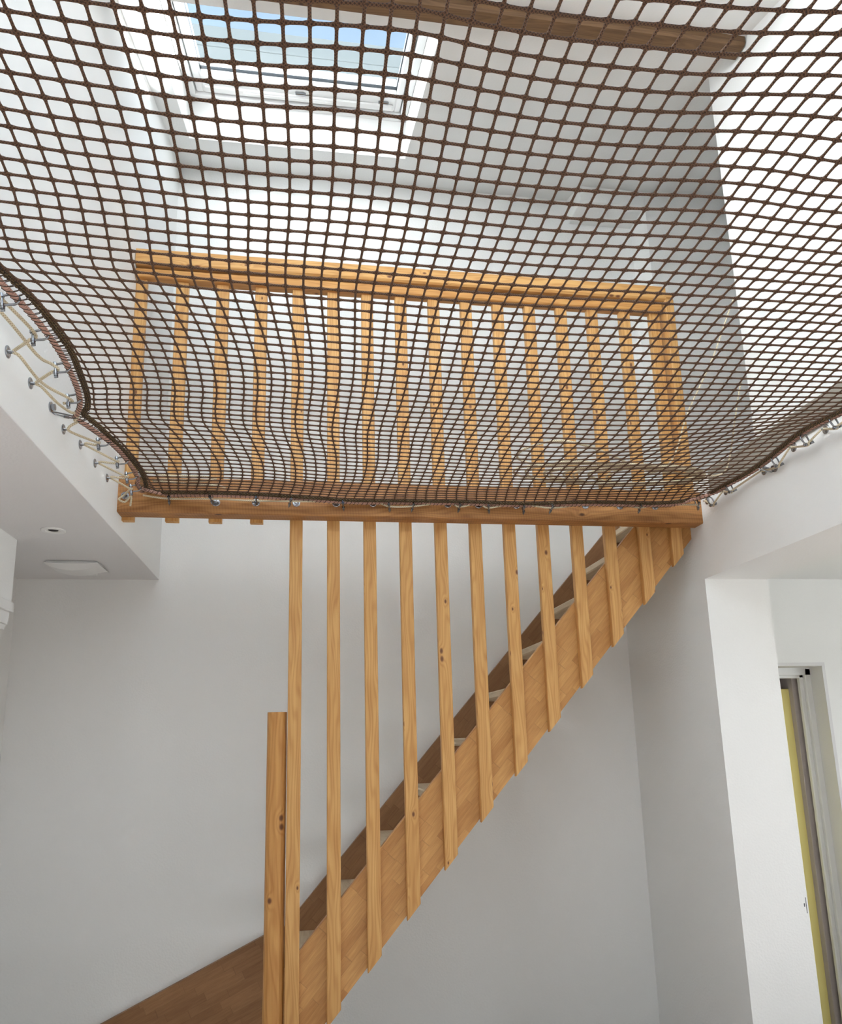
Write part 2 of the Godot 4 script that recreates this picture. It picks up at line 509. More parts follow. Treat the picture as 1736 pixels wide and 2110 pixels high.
func materials() -> void:
	var nt := NoiseTexture2D.new()
	nt.width = 512
	nt.height = 512
	nt.seamless = true
	var fn := FastNoiseLite.new()
	fn.seed = 11
	fn.frequency = 0.09
	fn.fractal_octaves = 3
	nt.noise = fn
	M.plaster = plaster(Color(0.955, 0.955, 0.948), nt)
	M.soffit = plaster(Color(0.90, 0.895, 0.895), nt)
	M.white_paint = plain(Color(0.93, 0.93, 0.925), 0.45)
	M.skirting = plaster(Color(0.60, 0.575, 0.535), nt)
	M.floor = textured(stave_image(256, 256, 5, Color(0.50, 0.455, 0.425), Color(0.41, 0.37, 0.34)), 0.5)
	M.floor_up = textured(stave_image(256, 256, 6, Color(0.86, 0.84, 0.80), Color(0.80, 0.77, 0.72)), 0.5)
	M.ground = plain(Color(0.72, 0.71, 0.68), 0.9)
	M.render = plain(Color(0.38, 0.41, 0.415), 0.9)
	var pine := wood_image(384, 1024, 21, Color(0.895, 0.715, 0.46), Color(0.70, 0.475, 0.24), Color(0.36, 0.20, 0.11), 9, 0.0)
	M.pine = textured(pine, 0.55)
	M.pine_warm = textured(pine, 0.5)
	M.pine_warm.albedo_color = Color(0.96, 0.92, 0.86)
	M.beam = textured(wood_image(384, 1024, 33, Color(0.79, 0.58, 0.345), Color(0.52, 0.33, 0.17), Color(0.27, 0.15, 0.09), 6, 0.16), 0.6)
	M.purlin = textured(wood_image(192, 512, 45, Color(0.50, 0.375, 0.25), Color(0.33, 0.235, 0.15), Color(0.2, 0.12, 0.08), 4, 0.0), 0.7)
	M.stringer = textured(stave_image(512, 256, 8, Color(0.86, 0.665, 0.415), Color(0.67, 0.455, 0.24)), 0.45)
	M.stringer_shaded = textured(stave_image(512, 256, 9, Color(0.66, 0.49, 0.33), Color(0.50, 0.345, 0.225)), 0.5)  # same wood as the front stringer, its shade put into a darker colour
	M.tread = textured(wood_image(192, 512, 52, Color(0.90, 0.83, 0.72), Color(0.80, 0.71, 0.58), Color(0.6, 0.45, 0.3), 2, 0.0), 0.55)
	var br := braid(Color(0.30, 0.215, 0.15), Color(0.62, 0.49, 0.345), true)
	M.cord = cord_mat(br, Color(0.70, 0.64, 0.645))
	M.rope = cord_mat(braid(Color(0.26, 0.20, 0.13), Color(0.60, 0.50, 0.34), false), Color(0.82, 0.80, 0.76))
	M.pink = cord_mat(braid(Color(0.72, 0.55, 0.49), Color(0.86, 0.70, 0.63), false), Color.WHITE, 0.85)
	M.cream = cord_mat(braid(Color(0.70, 0.63, 0.50), Color(0.90, 0.85, 0.74), true), Color.WHITE, 0.6)
	M.thread = plain(Color(0.27, 0.22, 0.17), 0.8)
	M.steel = plain(Color(0.62, 0.63, 0.65), 0.25, 1.0)
	M.dark = plain(Color(0.05, 0.05, 0.05), 0.7)
	M.yellow = plain(Color(0.99, 0.93, 0.60), 0.6)
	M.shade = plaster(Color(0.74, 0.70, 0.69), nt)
	M.seal = plain(Color(0.06, 0.10, 0.13), 0.4)
	var g := StandardMaterial3D.new()
	g.transparency = BaseMaterial3D.TRANSPARENCY_ALPHA
	g.albedo_color = Color(0.9, 0.96, 1.0, 0.04)
	g.roughness = 0.02
	g.metallic_specular = 0.5
	M.glass = g
	M.lens = plain(Color(0.9, 0.9, 0.88), 0.3)


# ---------------------------------------------------------------- scene

func _ready() -> void:
	rng.seed = 4
	var cam := Camera3D.new()
	cam.name = "camera"
	var yaw := 0.157685798
	var pitch := 0.208842199
	var roll := -0.0263863342
	var f := Vector3(sin(yaw) * cos(pitch), sin(pitch), -cos(yaw) * cos(pitch))
	var r0 := Vector3(cos(yaw), 0, sin(yaw))
	var u0 := r0.cross(f)
	var r1 := r0 * cos(roll) + u0 * sin(roll)
	var u1 := u0 * cos(roll) - r0 * sin(roll)
	cam.transform = Transform3D(Basis(r1, u1, -f), Vector3(0, H, 0))
	cam.projection = Camera3D.PROJECTION_FRUSTUM
	cam.near = 0.05
	cam.far = 200.0
	cam.size = 2.0 * 0.05 * 1055.0 / 1509.925
	cam.frustum_offset = Vector2(0, 0.05 * 145.06 / 1509.925)
	cam.current = true
	add_child(cam)

	var env := Environment.new()
	env.background_mode = Environment.BG_SKY
	var sky := Sky.new()
	var sm := ProceduralSkyMaterial.new()
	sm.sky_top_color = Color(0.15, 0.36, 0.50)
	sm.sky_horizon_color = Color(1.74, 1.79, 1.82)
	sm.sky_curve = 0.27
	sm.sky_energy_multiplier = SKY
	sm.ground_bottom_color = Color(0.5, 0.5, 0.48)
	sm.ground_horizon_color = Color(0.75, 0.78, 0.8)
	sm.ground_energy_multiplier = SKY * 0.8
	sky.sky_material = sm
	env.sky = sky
	env.tonemap_mode = Environment.TONE_MAPPER_LINEAR
	env.tonemap_exposure = EXPOSURE
	env.sdfgi_enabled = true
	env.ssao_enabled = true
	env.ssil_enabled = true
	var we := WorldEnvironment.new()
	we.name = "sky"
	we.environment = env
	add_child(we)
	var sun := DirectionalLight3D.new()
	sun.name = "sun"
	sun.light_energy = SUN
	sun.light_color = Color(0.955, 0.98, 1.0)
	sun.light_angular_distance = 0.6
	sun.shadow_enabled = true
	sun.sky_mode = DirectionalLight3D.SKY_MODE_LIGHT_ONLY
	add_child(sun)
	sun.look_at_from_position(Vector3.ZERO, Vector3(-1.0, -0.372, 0.13), Vector3.UP)

	materials()
	setting()
	skylight()
	stairs()
	balustrade()
	net()
	hardware()
	fittings()


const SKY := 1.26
const SUN := 17.0
const EXPOSURE := 1.52


func roof_y(z: float) -> float:
	return ROOF0 - tan(SLOPE) * (z - ZB)


func roof_basis() -> Basis:
	return Basis(Vector3(1, 0, 0), Vector3(0, cos(SLOPE), sin(SLOPE)), Vector3(0, -sin(SLOPE), cos(SLOPE)))


func setting() -> void:
	var m := MB.new()
	m.box(Vector3(-1.75, -0.2, -6.2), Vector3(4.9, 0.0, 2.8), 0.0, 0.8)
	struct("floor", m, M.floor)
	m = MB.new()
	m.box(Vector3(-40, -0.45, -40), Vector3(40, -0.2, 40))
	struct("terrace", m, M.ground)
	# back wall of the stair well, both storeys
	m = MB.new()
	m.box(V(-1.75, -H, ZB - 0.2), V(2.0, 3.5, ZB))
	m.box(V(2.0, 0.9, ZB - 0.2), V(3.5, 3.5, ZB))
	struct("wall_back", m, M.plaster)
	# left: lower wall, upper wall flush with the edge of the lowered ceiling
	m = MB.new()
	m.box(V(-1.75, -H, ZB), V(-1.459, 0.843, 2.8))
	struct("wall_left_lower", m, M.plaster)
	m = MB.new()
	under_roof(m, -1.75, XL, 0.846, ZB, 2.8)
	struct("wall_left_upper", m, M.plaster)
	m = MB.new()
	m.box(V(-1.459, 0.843, ZB), V(XL - 0.0005, 0.846, 2.8))
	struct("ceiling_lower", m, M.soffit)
	# upper floor in front of the net
	m = MB.new()
	m.box(V(XL, 0.843, -0.56), V(XR, 1.10, 2.8))
	struct("ceiling_front", m, M.plaster)
	# right wall with the wide opening below and the landing beside the stair top
	m = MB.new()
	m.box(V(XR, -H, ZB), V(2.109, 1.149, -3.038))
	m.box(V(XR, 0.677, -3.039), V(2.109, 1.149, 1.6))
	m.box(V(XR, -H, 1.6), V(2.109, 1.149, 2.8))
	under_roof(m, XR, 2.109, 1.148, -2.554, 2.8)
	struct("wall_right", m, M.plaster)
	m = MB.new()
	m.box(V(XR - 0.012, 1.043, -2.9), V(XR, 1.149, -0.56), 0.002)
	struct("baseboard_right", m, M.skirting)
	# landing at the top of the stair
	m = MB.new()
	m.box(V(2.109, 0.846, ZB), V(3.5, 1.149, -2.2))
	struct("floor_landing", m, M.floor_up)
	m = MB.new()
	m.box(V(2.057, 1.149, ZB), V(3.3, 3.42, -3.695))
	under_roof(m, 3.3, 3.5, 1.149, ZB, -2.2)
	under_roof(m, 2.109, 3.3, 1.149, -2.4, -2.2)
	struct("wall_landing", m, M.plaster)
	m = MB.new()
	m.box(V(1.637, 3.189, ZB), V(2.057, 3.42, -3.695), 0.003)
	struct("trim_1", m, M.plaster)
	# right-hand room
	m = MB.new()
	m.box(V(2.109, 0.843, -3.767), V(4.8, 0.846, 2.8))
	m.box(V(3.5, 0.846, -3.767), V(4.8, 1.1, 2.8))
	m.box(V(2.109, 0.846, -2.2), V(3.5, 1.1, 2.8))
	struct("ceiling_right_room", m, M.plaster)
	m = MB.new()
	m.box(V(2.90, -H, -3.90), V(4.8, 0.843, -3.767))
	m.box(V(2.00, 0.358, -3.90), V(2.90, 0.90, -3.767))
	struct("wall_right_room", m, M.plaster)
	# outer wall of the right-hand room with its big window
	m = MB.new()
	m.box(V(4.6, -H, -3.767), V(4.8, -H + 0.75, 2.8))
	m.box(V(4.6, 0.45, -3.767), V(4.8, 1.1, 2.8))
	m.box(V(4.6, -H, -3.767), V(4.8, 1.1, -2.4))
	m.box(V(4.6, -H, 0.6), V(4.8, 1.1, 2.8))
	struct("wall_right_outer", m, M.plaster)
	m = MB.new()
	m.box(V(2.109, -H, 2.6), V(4.6, 1.1, 2.8))
	m.box(V(-1.459, -H, 2.6), V(0.0, 0.843, 2.8))
	m.box(V(-1.459, -H, 2.6), V(XR, -H + 1.2, 2.8))
	m.box(V(0.6, -H, 2.6), V(XR, 0.843, 2.8))
	m.box(V(-1.459, 0.50, 2.6), V(XR, 0.843, 2.8))
	m.box(V(XL, 1.10, 2.6), V(4.8, 1.30, 2.8))
	struct("wall_front", m, M.plaster)
	window_frame("window_2", Vector3(0.0, 1.2, 2.66), Vector3(0.6, 0.50 + H, 2.72), 1, false)
	window_frame("window_3", Vector3(4.67, 0.75, -2.4), Vector3(4.73, 0.45 + H, 0.6), 3, true)
	# small room behind the doorway
	m = MB.new()
	m.box(V(3.05, -H, -6.2), V(3.2, 0.95, -3.90))
	m.box(V(2.90, -H, -4.2), V(3.05, 0.95, -3.90))
	m.box(V(1.2, -H, -6.2), V(3.2, 0.95, -6.05))
	m.box(V(1.1, -H, -6.2), V(1.25, 0.95, ZB - 0.2))
	m.box(V(1.1, 0.80, -6.2), V(3.2, 0.95, -4.11))
	struct("wall_back_room", m, M.shade)
	# sloping ceiling with the skylight opening and those of the added rooflights
	var b := roof_basis()
	var o := V(0, ROOF0, ZB)
	m = MB.new()
	var t1 := 0.32
	for q in [[-1.75, -0.655, -0.3, 7.4], [1.60, 3.6, -0.3, 7.4], [0.54, 1.60, -0.3, 2.15], [0.54, 1.60, 5.85, 7.4], [-0.655, 1.60, 3.35, 3.40], [-0.655, 1.60, 4.60, 4.65], [-0.655, 0.54, -0.3, 0.3575], [-0.655, 0.54, 1.487, 2.15], [-0.655, 0.54, 5.85, 7.4]]:
		m.obox(b, o, Vector3(q[0], 0, q[2]), Vector3(q[1], t1, q[3]))
	struct("ceiling", m, M.plaster)


# Wall between x0 and x1 whose top follows the roof slope.
func under_roof(m: MB, x0: float, x1: float, y0: float, z0: float, z1: float) -> void:
	var q := [[z0, y0], [z1, y0], [z1, roof_y(z1) + 0.12], [z0, roof_y(z0) + 0.12]]
	for s in 2:
		var pts := []
		var uvs := []
		for e in q:
			pts.append(V(x0 if s == 0 else x1, e[1], e[0]))
			uvs.append(Vector2(e[0], e[1]))
		m.poly(pts, Vector3(-1 if s == 0 else 1, 0, 0), uvs)
	for k in 4:
		var a: Array = q[k]
		var b: Array = q[(k + 1) % 4]
		var nn := Vector3(0, -(b[0] - a[0]), b[1] - a[1]).normalized()
		if nn.dot(Vector3(0, (a[1] + b[1]) * 0.5 - (y0 + 0.3), (a[0] + b[0]) * 0.5 - (z0 + z1) * 0.5)) < 0.0:
			nn = -nn
		m.poly([V(x0, a[1], a[0]), V(x1, a[1], a[0]), V(x1, b[1], b[0]), V(x0, b[1], b[0])], nn, [Vector2.ZERO, Vector2(x1 - x0, 0), Vector2(x1 - x0, 1), Vector2(0, 1)])


# Glazed opening: frame, mullions and panes (along x, or along z when side is set).
func window_frame(called: String, lo: Vector3, hi: Vector3, n: int, side: bool) -> void:
	var w := Node3D.new()
	w.name = called
	w.set_meta("kind", "structure")
	add_child(w, true)
	var a := 2 if side else 0
	var m := MB.new()
	var t := 0.05
	for e in [0, 1]:
		var l := lo
		var h := hi
		if e == 0:
			h.y = lo.y + t
		else:
			l.y = hi.y - t
		m.box(l, h, 0.004)
	for k in n + 1:
		var c: float = lerpf(lo[a] + t * 0.5, hi[a] - t * 0.5, float(k) / n)
		var l := lo
		var h := hi
		l[a] = c - t * 0.5
		h[a] = c + t * 0.5
		m.box(l, h, 0.004)
	obj("window_frame", m, M.white_paint, w)
	for k in n:
		var p := MB.new()
		var l := lo
		var h := hi
		l[a] = lerpf(lo[a] + t * 0.5, hi[a] - t * 0.5, float(k) / n)
		h[a] = lerpf(lo[a] + t * 0.5, hi[a] - t * 0.5, float(k + 1) / n)
		var i := 0 if side else 2
		var mid := (lo[i] + hi[i]) * 0.5
		l[i] = mid
		h[i] = mid
		var pts := [l, Vector3(h.x, l.y, h.z), h, Vector3(l.x, h.y, l.z)]
		p.poly(pts, Vector3(1, 0, 0) if side else Vector3(0, 0, 1), [Vector2.ZERO, Vector2.ZERO, Vector2.ZERO, Vector2.ZERO])
		obj("pane", p, M.glass, w)


func skylight() -> void:
	var b := roof_basis()
	var o := V(0, ROOF0, ZB)
	for which in 4:
		var s0: float = [0.3575, 2.15, 3.40, 4.65][which]
		var s1: float = [1.487, 3.35, 4.60, 5.85][which]
		var w := Node3D.new()
		w.name = ["window_1", "added_window_4", "added_window_5", "added_window_6"][which]  # all but the first are unseen rooflights added to brighten the upper storey
		w.set_meta("kind", "structure")
		add_child(w, true)
		var x0 := -0.655
		var x1 := 0.54 if which == 0 else 1.60
		var m := MB.new()
		# fixed frame
		for q in [[x0, x0 + 0.045, s0, s1], [x1 - 0.04, x1, s0, s1], [x0, x1, s0, s0 + 0.06], [x0, x1, s1 - 0.05, s1]]:
			m.obox(b, o, Vector3(q[0], 0.195, q[2]), Vector3(q[1], 0.33, q[3]), 0.004)
		obj("fixed_frame", m, M.white_paint, w)
		m = MB.new()
		for q in [[x0 + 0.050, x0 + 0.090, s0 + 0.065, s1 - 0.055], [x1 - 0.080, x1 - 0.045, s0 + 0.065, s1 - 0.055], [x0 + 0.09, x1 - 0.08, s0 + 0.065, s0 + 0.2275], [x0 + 0.09, x1 - 0.08, s1 - 0.12, s1 - 0.055]]:
			m.obox(b, o, Vector3(q[0], 0.212, q[2]), Vector3(q[1], 0.30, q[3]), 0.006)
		obj("sash", m, M.white_paint, w)
		m = MB.new()
		for q in [[x0 + 0.088, x0 + 0.094, s0 + 0.225, s1 - 0.118], [x1 - 0.084, x1 - 0.078, s0 + 0.225, s1 - 0.118], [x0 + 0.09, x1 - 0.08, s0 + 0.225, s0 + 0.231]]:
			m.obox(b, o, Vector3(q[0], 0.243, q[2]), Vector3(q[1], 0.258, q[3]))
		obj("seal", m, M.seal, w)
		m = MB.new()
		var g := [Vector3(x0 + 0.09, 0.25, s0 + 0.227), Vector3(x1 - 0.08, 0.25, s0 + 0.227), Vector3(x1 - 0.08, 0.25, s1 - 0.12), Vector3(x0 + 0.09, 0.25, s1 - 0.12)]
		var pts := []
		for p in g:
			pts.append(o + b * p)
		m.poly(pts, -b.y, [Vector2.ZERO, Vector2.ZERO, Vector2.ZERO, Vector2.ZERO])
		obj("pane", m, M.glass, w)
		# ventilation flap along the upper rail, its grooves and clips
		m = MB.new()
		m.obox(b, o, Vector3(x0 + 0.10, 0.200, s0 + 0.090), Vector3(x1 - 0.09, 0.212, s0 + 0.145), 0.005)
		m.obox(b, o, Vector3(x0 + 0.30, 0.196, s0 + 0.100), Vector3(x1 - 0.42, 0.202, s0 + 0.128), 0.002)
		obj("ventilation_flap", m, M.white_paint, w)
		for cx in [-0.052, 0.395]:
			m = MB.new()
			m.obox(b, o, Vector3(cx - 0.028, 0.198, s0 + 0.156), Vector3(cx + 0.028, 0.213, s0 + 0.170), 0.003)
			obj("clip", m, M.steel, w)
	# roof of the taller part of the house seen through the glass
	var gm := MB.new()
	gm.box(V(-5.0, 2.0, -5.2), V(6.0, 5.32, -4.7), 0.03)
	for k in 9:
		gm.box(V(-5.0, 3.9 + k * 0.15, -4.7), V(6.0, 3.9 + k * 0.15 + 0.012, -4.692))
	var go := obj("ridge_wall", gm, M.render)
	tag(go, "pale grey rendered ridge wall seen outside through the skylight glass", "wall")


# Bar with chamfered rectangular section w x d (p across, q front-to-back)
func section(w: float, d: float, c: float) -> PackedVector2Array:
	var a := w * 0.5
	var e := d * 0.5
	return PackedVector2Array([Vector2(-a + c, -e), Vector2(a - c, -e), Vector2(a, -e + c), Vector2(a, e - c), Vector2(a - c, e), Vector2(-a + c, e), Vector2(-a, e - c), Vector2(-a, -e + c)])


const UPRIGHT := Basis(Vector3(1, 0, 0), Vector3(0, 0, -1), Vector3(0, 1, 0))
const ALONG := Basis(Vector3(0, 0, 1), Vector3(0, 1, 0), Vector3(1, 0, 0))


func stairs() -> void:
	var st := thing("staircase", "steep straight timber staircase climbing to the right under the mezzanine beam", "staircase", V(0.7, -H, -3.5))
	var at := -st.position
	# front stringer: laminated panel, a parallelogram 30 mm thick
	var m := MB.new()
	stringer_panel(m, -3.112, -3.142, [Vector2(-0.085, 1.133 * -0.085 - 0.772), Vector2(1.605, 1.046), Vector2(1.796, 1.046), Vector2(1.796, 1.133 * 1.796 - 1.148), Vector2(-0.085, 1.133 * -0.085 - 1.148)])
	obj("stringer", m, M.stringer, st, at)
	m = MB.new()
	stringer_panel(m, ZB + 0.030, ZB, [Vector2(-0.11, 1.12 * -0.11 - 0.772), Vector2(1.796, 1.12 * 1.796 - 0.772), Vector2(1.796, 1.12 * 1.796 - 1.15), Vector2(-0.11, 1.12 * -0.11 - 1.15)])
	obj("wall_stringer", m, M.stringer_shaded, st, at)
	m = MB.new()
	stringer_panel(m, ZB + 0.030, ZB, [Vector2(-1.40, -1.465), Vector2(-0.11, -0.875), Vector2(-0.11, -1.33), Vector2(-1.40, -1.645)])
	obj("wall_stringer", m, M.stringer_shaded, st, at)
	# treads with rounded nosings; open risers
	for k in range(-4, 6):
		m = MB.new()
		var x := 0.718 + k * 0.1975
		var y := -0.007 + k * 0.2236
		m.bar(Basis(Vector3(1, 0, 0), Vector3(0, 1, 0), Vector3(0, 0, 1)), V(x + minf(0.27, 1.792 - x) * 0.5, y - 0.018, 0), section(minf(0.27, 1.792 - x), 0.036, 0.006), ZB + 0.03, -3.142, Vector2(rng.randf(), rng.randf()), 4.0, 0.5)
		obj("tread", m, M.tread, st, at)
	# winder treads at the foot
	for k in 2:
		m = MB.new()
		var y := -1.19 - 0.2236 * k
		m.box(V(-0.62 - 0.42 * k, y - 0.255, ZB + 0.03), V(-0.05 - 0.42 * k, y - 0.22, -3.10), 0.006, 2.0)
		obj("tread", m, M.tread, st, at)
	# rounded newel post
	m = MB.new()
	var prof := PackedVector2Array()
	for j in 14:
		var a := TAU * (j + 0.5) / 14
		prof.append(Vector2(signf(cos(a)) * pow(absf(cos(a)), 0.72) * 0.040, signf(sin(a)) * pow(absf(sin(a)), 0.72) * 0.036))
	m.bar(UPRIGHT, V(-0.118, 0, -3.125), prof, -H, 0.118, Vector2(0.3, 0.2), 3.0, 0.5)
	obj("newel_post", m, M.pine_warm, st, at)


func stringer_panel(m: MB, zf: float, zb: float, q: Array) -> void:
	var dir: Vector2 = (q[1] - q[0]).normalized()
	var f := []
	var bk := []
	var uvs := []
	for p in q:
		f.append(V(p.x, p.y, zf))
		bk.append(V(p.x, p.y, zb))
		uvs.append(Vector2(p.dot(dir) * 1.05, p.dot(Vector2(-dir.y, dir.x)) * 3.4))
	m.poly(f, Vector3(0, 0, 1), uvs)
	m.poly(bk, Vector3(0, 0, -1), uvs)
	for k in q.size():
		var k2 := (k + 1) % q.size()
		var e: Vector2 = q[k2] - q[k]
		m.poly([f[k], f[k2], bk[k2], bk[k]], Vector3(-e.y, e.x, 0).normalized(), [uvs[k], uvs[k2], uvs[k2] + Vector2(0, 0.1), uvs[k] + Vector2(0, 0.1)])


func balustrade() -> void:
	# edge beam of the mezzanine
	var m := MB.new()
	m.bar(ALONG, V(0, 1.006, -3.04), section(0.080, 0.152, 0.004), XL, XR, Vector2(0.1, 0.1), 4.0, 0.5)
	var beam := obj("edge_beam", m, M.beam)
	tag(beam, "long horizontal brown timber edge beam spanning the stairwell, the net laced to it", "beam")
	var bl := thing("balustrade", "golden pine balustrade of flat vertical slats with handrail above the beam", "balustrade", V(0.5, 0.93, -3.1))
	var at := -bl.position
	var xs := [-0.742, -0.565, -0.388, -0.216, -0.048, 0.1115, 0.2695, 0.428, 0.586, 0.7435, 0.901, 1.059, 1.220, 1.379, 1.5485, 1.707]
	for i in xs.size():
		m = MB.new()
		var x: float = xs[i]
		var bottom := 0.917
		var cut := 0.0
		if i >= 4:
			bottom = maxf(1.136 * x - 1.150 - 0.012, -H)
			cut = 1.136 if bottom > -H + 0.01 else 0.0
		if i == 4:
			bottom = -H
			cut = 0.0
		var w: float = 0.0545 if i > 0 else 0.048
		m.bar(UPRIGHT, V(x, 0, -3.0955), section(w, 0.0300, 0.003), bottom, 2.045, Vector2(rng.randf(), rng.randf()), 4.0, 0.5, cut, 0.0)
		var o := obj("slat", m, M.pine, bl, at)
		if i < 4:
			o.set_meta("label", "pine slat that ends just below the beam")
	m = MB.new()
	m.bar(ALONG, V(0, 2.134, -3.0805), section(0.085, 0.078, 0.008), XL + 0.002, 1.755, Vector2(0.6, 0.3), 4.0, 0.5)
	obj("handrail", m, M.pine, bl, at)
	m = MB.new()
	m.bar(ALONG, V(0, 2.0615, -3.0835), section(0.058, 0.042, 0.004), XL + 0.002, 1.735, Vector2(0.2, 0.7), 4.0, 0.5)
	obj("under_rail", m, M.pine_warm, bl, at)
	# end post with a mitred top corner
	m = MB.new()
	m.bar(UPRIGHT, V(1.772, 0, -3.0825), section(0.046, 0.085, 0.004), 1.083, 2.10, Vector2(0.45, 0.1), 4.0, 0.5)
	obj("end_post", m, M.pine, bl, at)
	m = MB.new()
	m.bar(ALONG, V(0, 2.120, -3.0825), section(0.085, 0.046, 0.016), 1.750, 1.794, Vector2(0.8, 0.6), 4.0, 0.5)
	obj("corner_piece", m, M.pine, bl, at)
	# purlin under the sloping ceiling
	m = MB.new()
	m.bar(ALONG, V(0, 2.83, -2.318), section(0.085, 0.076, 0.010), XL, XR - 0.006, Vector2(0.1, 0.4), 4.0, 0.5)
	var pu := obj("purlin", m, M.purlin)
	tag(pu, "dark brown purlin under the sloping ceiling in front of the skylight", "beam")


# ---------------------------------------------------------------- the net

const U_FIRST := -18
const U_LAST := 40
const V_FIRST := -4
const V_LAST := 57
const LEFT_EDGE := [[-0.60, -0.700], [-1.2, -0.690], [-1.45, -0.678], [-1.53, -0.663], [-1.574, -0.652], [-1.628, -0.637], [-1.696, -0.627], [-1.779, -0.623], [-1.873, -0.619], [-1.964, -0.627], [-2.059, -0.638], [-2.136, -0.649], [-2.213, -0.669], [-2.264, -0.695], [-2.306, -0.688], [-2.384, -0.671], [-2.526, -0.651], [-2.638, -0.636], [-2.761, -0.628], [-2.886, -0.635], [-2.985, -0.646]]


func lat(a: Array, i: int, j: int) -> float:
	return a[clampi(i, 0, 22) * 24 + clampi(j, 0, 23)] * 0.001


func cr(f: float) -> Array:
	return [-0.5 * f + f * f - 0.5 * f * f * f, 1.0 - 2.5 * f * f + 1.5 * f * f * f, 0.5 * f + 2.0 * f * f - 1.5 * f * f * f, -0.5 * f * f + 0.5 * f * f * f]


func crossing(u: float, v: float) -> Vector3:
	var a := (u + 21.0) / 3.0
	var b := (v + 7.0) / 3.0
	var i := int(floor(a))
	var j := int(floor(b))
	var wa := cr(a - i)
	var wb := cr(b - j)
	var p := Vector3.ZERO
	for k in 4:
		for l in 4:
			var w: float = wa[k] * wb[l]
			p.x += w * lat(NET_X, i - 1 + k, j - 1 + l)
			p.y += w * lat(NET_Y, i - 1 + k, j - 1 + l)
			p.z += w * lat(NET_Z, i - 1 + k, j - 1 + l)
	p.y += H
	return p


func left_edge(z: float) -> float:
	for i in LEFT_EDGE.size() - 1:
		if z <= LEFT_EDGE[i][0] and z >= LEFT_EDGE[i + 1][0]:
			var t: float = (z - LEFT_EDGE[i][0]) / (LEFT_EDGE[i + 1][0] - LEFT_EDGE[i][0])
			return lerpf(LEFT_EDGE[i][1], LEFT_EDGE[i + 1][1], t)
	return LEFT_EDGE[0][1] if z > LEFT_EDGE[0][0] else LEFT_EDGE[-1][1]


# One cord through a run of crossings, thickened where it is woven into the others.
func cord(pts: Array, ends_free: Array) -> MB:
	var p := PackedVector3Array()
	var r := PackedFloat32Array()
	var at := [0.0, 0.13, 0.26, 0.5, 0.74, 0.87]
	var th := [1.62, 1.32, 1.0, 0.97, 1.0, 1.32]
	for i in pts.size() - 1:
		var a: Vector3 = pts[maxi(i - 1, 0)]
		var b: Vector3 = pts[i]
		var c: Vector3 = pts[i + 1]
		var d: Vector3 = pts[mini(i + 2, pts.size() - 1)]
		for k in 6:
			p.append(b.cubic_interpolate(c, a, d, at[k]) if k else b)
			r.append(0.00255 * th[k])
	p.append(pts[-1])
	r.append(0.0026)
	var m := MB.new()
	m.tube(p, r, 6, 0.011)
	return m


func twisted(p: PackedVector3Array, rad: float, pitch: float) -> MB:
	var m := MB.new()
	var q := resample(p, pitch / 7.0)
	var nrm := (q[1] - q[0]).cross(Vector3.UP).normalized()
	var strands := [PackedVector3Array(), PackedVector3Array(), PackedVector3Array()]
	for k in q.size():
		var t := (q[mini(k + 1, q.size() - 1)] - q[maxi(k - 1, 0)]).normalized()
		nrm = (nrm - t * nrm.dot(t)).normalized()
		var bi := t.cross(nrm)
		for s in 3:
			var a := TAU * (k / 7.0 + s / 3.0)
			strands[s].append(q[k] + (nrm * cos(a) + bi * sin(a)) * rad * 0.52)
	for s in 3:
		m.tube(strands[s], same(strands[s], rad * 0.56), 6, 0.014)
	return m


